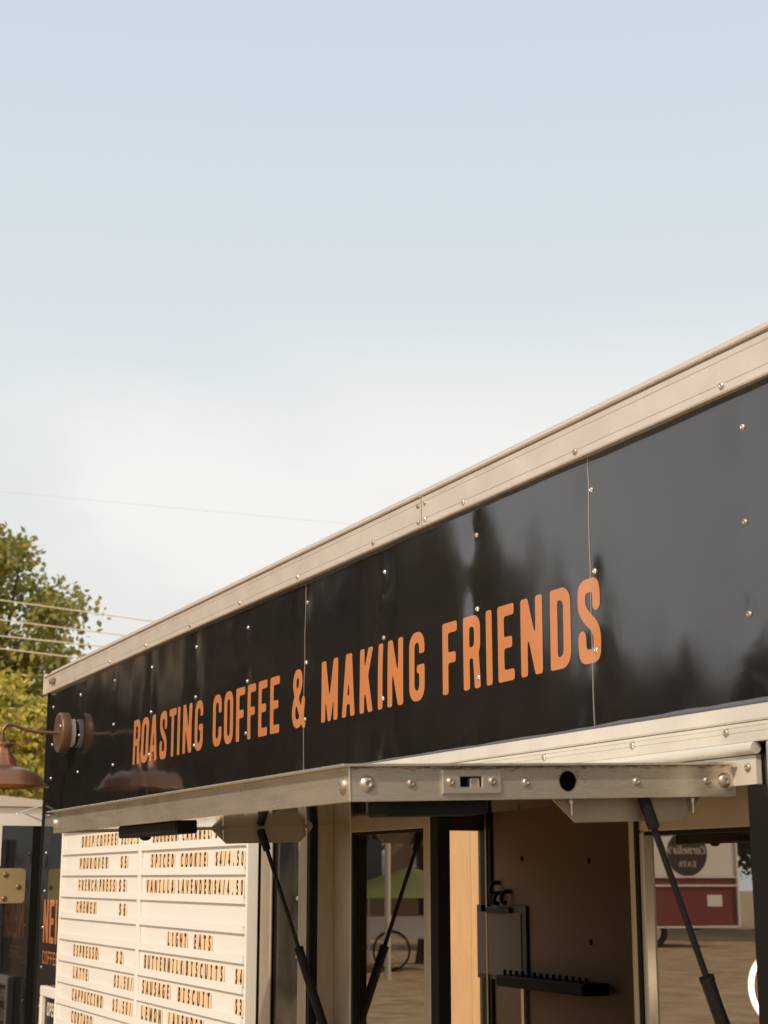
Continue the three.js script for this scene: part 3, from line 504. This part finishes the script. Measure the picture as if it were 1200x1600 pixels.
function tree(name, label, pos, crownY, r, leaves, size, mat, sd, group) {
  const t = thing(name, label, 'tree', pos, group), [rx, ry, rz] = r;
  mesh('trunk', lathe([[0.24, 0], [0.17, 0.5], [0.14, crownY * 0.6], [0.08, crownY]], 12), bark, t);
  seed = sd + 7; for (let i = 0; i < 7; i++) { const a = i * 0.9 + rnd(), h = crownY * (0.6 + 0.3 * rnd()); mesh('limb', rodGeo([0, h, 0], [Math.cos(a) * rx * 0.7, crownY + (rnd() - 0.3) * ry, Math.sin(a) * rz * 0.7], 0.06, 0.018, 7), bark, t); }
  const c = mesh('crown', leafCrown(rx, ry, rz, leaves, size, sd), mat, t); c.position.y = crownY; return t;
}
const mir = (deg, dist, y = 0) => [-Math.cos(deg * Math.PI / 180) * dist, y, -1.387 + Math.sin(deg * Math.PI / 180) * dist];
const at = (deg, dist, y = 0) => [-Math.cos(deg * Math.PI / 180) * dist, y, 1.387 + Math.sin(deg * Math.PI / 180) * dist];   // a bearing from the camera, measured from the trailer's line towards the lot
tree('leafy_tree', 'tall green tree crossed by wires behind the end of the trailer', at(-11.0, 30), 5.95, [1.55, 1.85, 1.55], 15000, 0.14, LEAF.green, 11);
tree('leafy_tree', 'lower yellow green tree in sun behind the end of the trailer', at(-11.7, 24), 3.45, [0.7, 1.0, 0.7], 6500, 0.12, LEAF.yellow, 23);
tree('leafy_tree', 'small green tree standing behind the yellow green one', at(-12.6, 36), 4.2, [1.5, 1.7, 1.5], 6000, 0.15, LEAF.green, 31);
// across the lot, mirrored in the glossy side of the trailer
[[8, 36, 5.0, 2.8], [11.5, 31, 3.0, 1.9], [14.6, 34, 3.6, 2.0], [17.6, 32, 2.7, 1.8], [20.6, 31, 3.9, 2.3], [23.4, 29, 6.2, 3.2], [26, 32, 6.2, 2.8], [28.8, 40, 5.4, 2.7], [32.2, 52, 5.6, 3.0], [35.2, 54, 6.3, 3.2], [38.2, 55, 5.0, 3.0], [41.5, 52, 4.8, 2.8], [46, 48, 4.6, 2.8]].forEach(([a, d, h, r], i) =>
  tree('lot_tree', 'dark leafy tree across the lot seen mirrored in the black trailer wall', mir(a, d), h, [r, r * 0.95, r], 6500, 0.32, LEAF.dark, 101 + i * 13, 'trees across the lot'));

// ---------------------------------------------------------------- power lines behind the trailer
{
  const wm = std(0.70, 0.62, 0.44, 0.7), P = [[0.1709, 0.1594], [0.1583, 0.1481], [0.1477, 0.1397], [0.1407, 0.1306], [0.237, 0.2322], [0.101, 0.1009], [0.0852, 0.0854]];
  P.forEach(([v0, v1], i) => {
    const d = 27, y = (v) => 1.6 + v * d, A = at(-8.95, d), B = at(-15.25, d);
    const a = [A[0] + (A[0] - B[0]) * 1.5, y(v0) - (y(v1) - y(v0)) * 1.5, A[2] + (A[2] - B[2]) * 1.5], b = [B[0] + (B[0] - A[0]) * 12, y(v1) + (y(v1) - y(v0)) * 12, B[2] + (B[2] - A[2]) * 12];
    const m = [(a[0] + b[0]) / 2, (a[1] + b[1]) / 2 - 0.02, (a[2] + b[2]) / 2], o = mesh('power_line', tubeThrough([a, m, b], i === 4 ? 0.003 : 0.0105, 20, 6), i === 4 ? std(0.72, 0.68, 0.62, 0.7) : wm, scene);
    o.userData = { label: i === 4 ? 'thin single wire high in the sky above the tree' : i > 4 ? 'pale wire low in front of the yellow green tree, ' + ['upper', 'lower'][i - 5] + ' of two' : 'pale wire in front of the tall green tree, ' + ['topmost', 'second from top', 'third from top', 'lowest'][i] + ' of four', category: 'wire', group: i === 4 ? undefined : i > 4 ? 'low wires' : 'wires before the tree' };
    if (i === 4) delete o.userData.group;
  });
}

// ---------------------------------------------------------------- white shed past the trailer's end, sunlit board fence behind its rear doorway
{
  const [sx, , sz] = at(-10.0, 19), t = thing('white_shed', 'white boarded shed standing past the end of the trailer', 'shed', [sx, 0, sz]);
  for (let i = 0; i < 12; i++) mesh('wall_board', bx(-0.03, 0, i * 0.2, i * 0.2 + 0.196, -1.2, 2.4, 0.004), M.whitePaint, t);
  mesh('side_wall', bx(-2.6, -0.032, 0, 2.39, -1.2, 2.4), M.whitePaint, t);
  mesh('roof', alongX([[-1.3, 2.405], [2.5, 2.405], [2.5, 2.45], [0.6, 2.62], [-1.3, 2.45]], -2.7, 0.1), std(0.5, 0.44, 0.38, 0.8), t);
  const f = thing('board_fence', 'tan board fence in sun seen through the trailer and its rear doorway', 'fence', [-8.35, 0, -3.1]); f.rotation.y = 0.72;
  const tones = [[0.64, 0.405, 0.205], [0.66, 0.42, 0.215], [0.62, 0.39, 0.195]].map((c) => { const m = std(...c, 0.8); const mp = grainTexture(128, 256, (i, j) => { const v = 238 + 10 * noise.noise(i * 0.16, j * 0.012, c[0] * 50) + 6 * noise.noise(i * 0.6, j * 0.03, 3); return [v, v * 0.99, v * 0.98]; }); mp.colorSpace = THREE.SRGBColorSpace; m.map = mp; return m; });
  const bg = bx(-0.0836, 0.0836, 0.05, 2.3, 0, 0.02, 0.0012);
  for (let i = -9; i <= 9; i++) mesh('board', bg, tones[(i + 9) % 3], f).position.set(i * 0.168, (rnd() - 0.5) * 0.02, 0);
  for (const y of [0.5, 1.9]) mesh('rail', bx(-1.6, 1.6, y, y + 0.09, -0.045, -0.002), bark, f);
}

// ---------------------------------------------------------------- across the lot: what the panes mirror
{
  const t = thing('maroon_food_trailer', 'maroon and white food trailer with a round sign across the lot', 'trailer', [-33, 0, 19.5]); t.rotation.y = Math.PI / 2 + 0.12;
  const red = std(0.19, 0.03, 0.028, 0.5), cream = std(0.80, 0.72, 0.60, 0.6);
  mesh('body', bx(-3.4, 3.4, 0.5, 1.62, -2.2, 0, 0.02), red, t); mesh('upper_board', bx(-3.4, 3.4, 1.665, 3.1, -2.2, 0.02, 0.02), cream, t);
  for (const y of [0.46, 1.42, 1.623]) mesh('trim', bx(-3.42, 3.42, y, y + 0.04, -0.02, 0.05), cream, t);
  for (const s of [-3.45, 3.40]) mesh('corner_post', bx(s, s + 0.05, 0.5, 3.1, -0.02, 0.06), cream, t);
  for (const s of [-1.2, 1.1]) { const d = part('door', t); mesh('door_leaf', bx(s, s + 0.85, 0.55, 1.44, 0.005, 0.03, 0.006), red, d); mesh('handle', bx(s + 0.72, s + 0.78, 0.9, 1.0, 0.031, 0.06), M.alu, d); }
  mesh('notice', bx(-3.0, -2.6, 0.95, 1.22, 0.003, 0.012), cream, t);
  for (const s of [-1.2, 1.2]) { const w = part('wheel', t); const g = new THREE.TorusGeometry(0.25, 0.1, 10, 24); g.translate(s, 0.35, -0.1); mesh('tyre', g, M.rubber, w); const r = new THREE.CylinderGeometry(0.18, 0.18, 0.1, 20); r.rotateX(Math.PI / 2); r.translate(s, 0.35, -0.1); mesh('rim', r, M.alu, w); }
  const c = document.createElement('canvas'); c.width = c.height = 512; const g = c.getContext('2d'); g.fillStyle = '#2a2620'; g.fillRect(0, 0, 512, 512); g.fillStyle = '#cdbb98'; g.textAlign = 'center'; g.font = 'italic bold 118px serif'; g.save(); g.translate(256, 262); g.scale(0.82, 1); g.fillText("Cornelia's", 0, 0); g.restore(); g.font = 'bold 84px serif'; g.fillText('EATS', 256, 408);
  const m = std(1, 1, 1, 0.6); m.map = new THREE.CanvasTexture(c); m.map.colorSpace = THREE.SRGBColorSpace;
  for (const cx of [-2.1]) { const o = mesh('round_sign', new THREE.CircleGeometry(0.54, 40), m, t); o.position.set(cx, 2.2, 0.026); }

  const [ux, , uz] = mir(25.4, 30), cart = thing('vending_cart', 'white vending cart with spoked wheel under a low green canopy across the lot', 'cart', [ux, 0, uz]); cart.rotation.y = Math.PI / 2 + 0.2;
  mesh('box', bx(-0.9, 0.9, 0.55, 0.95, -0.4, 0.4, 0.01), M.whitePaint, cart);
  for (const [a, b] of [[-0.85, -0.35], [0.85, -0.35], [-0.85, 0.35], [0.85, 0.35]]) mesh('post', rodGeo([a, 0.1, b], [a, 1.5, b], 0.02), M.whitePaint, cart);
  mesh('canopy', new THREE.ConeGeometry(1.7, 0.55, 8, 1, true).translate(0, 1.55, 0), std(0.22, 0.24, 0.09, 0.8, 0, { side: THREE.DoubleSide }), cart);
  for (const s of [-0.45, 0.45]) { const w = part('wheel', cart); mesh('tyre', new THREE.TorusGeometry(0.33, 0.02, 8, 30).translate(s, 0.35, 0.44), M.rubber, w); for (let i = 0; i < 8; i++) mesh('spoke', rodGeo([s, 0.35, 0.44], [s + Math.cos(i * 0.785) * 0.32, 0.35 + Math.sin(i * 0.785) * 0.32, 0.44], 0.006, 0.006, 5), M.alu, w); }

  const [bx_, , bz] = mir(25, 56), h = thing('brick_building', 'brick building with tall windows far across the lot', 'building', [bx_, 0, bz]); h.rotation.y = Math.PI / 2 + 0.1;
  mesh('wall', bx(-7, 7, 0, 5.2, -6, 0), std(0.38, 0.25, 0.16, 0.9), h); mesh('cornice', bx(-7.1, 7.1, 5.2, 5.5, -6.1, 0.15), M.whitePaint, h);
  for (let i = 0; i < 6; i++) { const w = part('window', h); mesh('frame', bx(-6.2 + i * 2.2, -5.0 + i * 2.2, 1.0, 4.2, 0.002, 0.07), M.whitePaint, w); mesh('pane', bx(-6.08 + i * 2.2, -5.12 + i * 2.2, 1.12, 4.08, 0.06, 0.08), std(0.03, 0.03, 0.035, 0.1), w); }
  const [qx, , qz] = mir(15, 44), st = thing('added_stucco_building', 'tan stucco building with dark windows added far across the lot to tone the wall reflections', 'building', [qx, 0, qz]); st.rotation.y = Math.PI / 2 + 0.26;  // added out of view so the far wall panels mirror a dim brown
  mesh('wall', bx(-6.5, 5.2, 0, 8.6, -6, 0), std(0.46, 0.35, 0.25, 0.9), st); mesh('parapet', bx(-6.6, 5.3, 8.6, 9.0, -6.1, 0.12), std(0.52, 0.42, 0.32, 0.9), st);
  for (const y of [1.0, 4.6]) for (let i = 0; i < 4; i++) { const w = part('window', st); mesh('frame', bx(-5.8 + i * 2.8, -4.2 + i * 2.8, y, y + 2.2, 0.002, 0.07), M.whitePaint, w); mesh('pane', bx(-5.68 + i * 2.8, -4.32 + i * 2.8, y + 0.12, y + 2.08, 0.06, 0.08), std(0.03, 0.03, 0.035, 0.1), w); }
  const [px, , pz] = mir(24.6, 27), pole = thing('utility_pole', 'pale utility pole with crossarm across the lot', 'pole', [px, 0, pz]);
  mesh('shaft', lathe([[0.05, 0], [0.04, 7.5], [0, 7.5]], 12), std(0.55, 0.47, 0.36, 0.8), pole); mesh('crossarm', bx(-0.9, 0.9, 6.8, 6.92, -0.06, 0.06), bark, pole);
}
renderer.render(scene, camera);
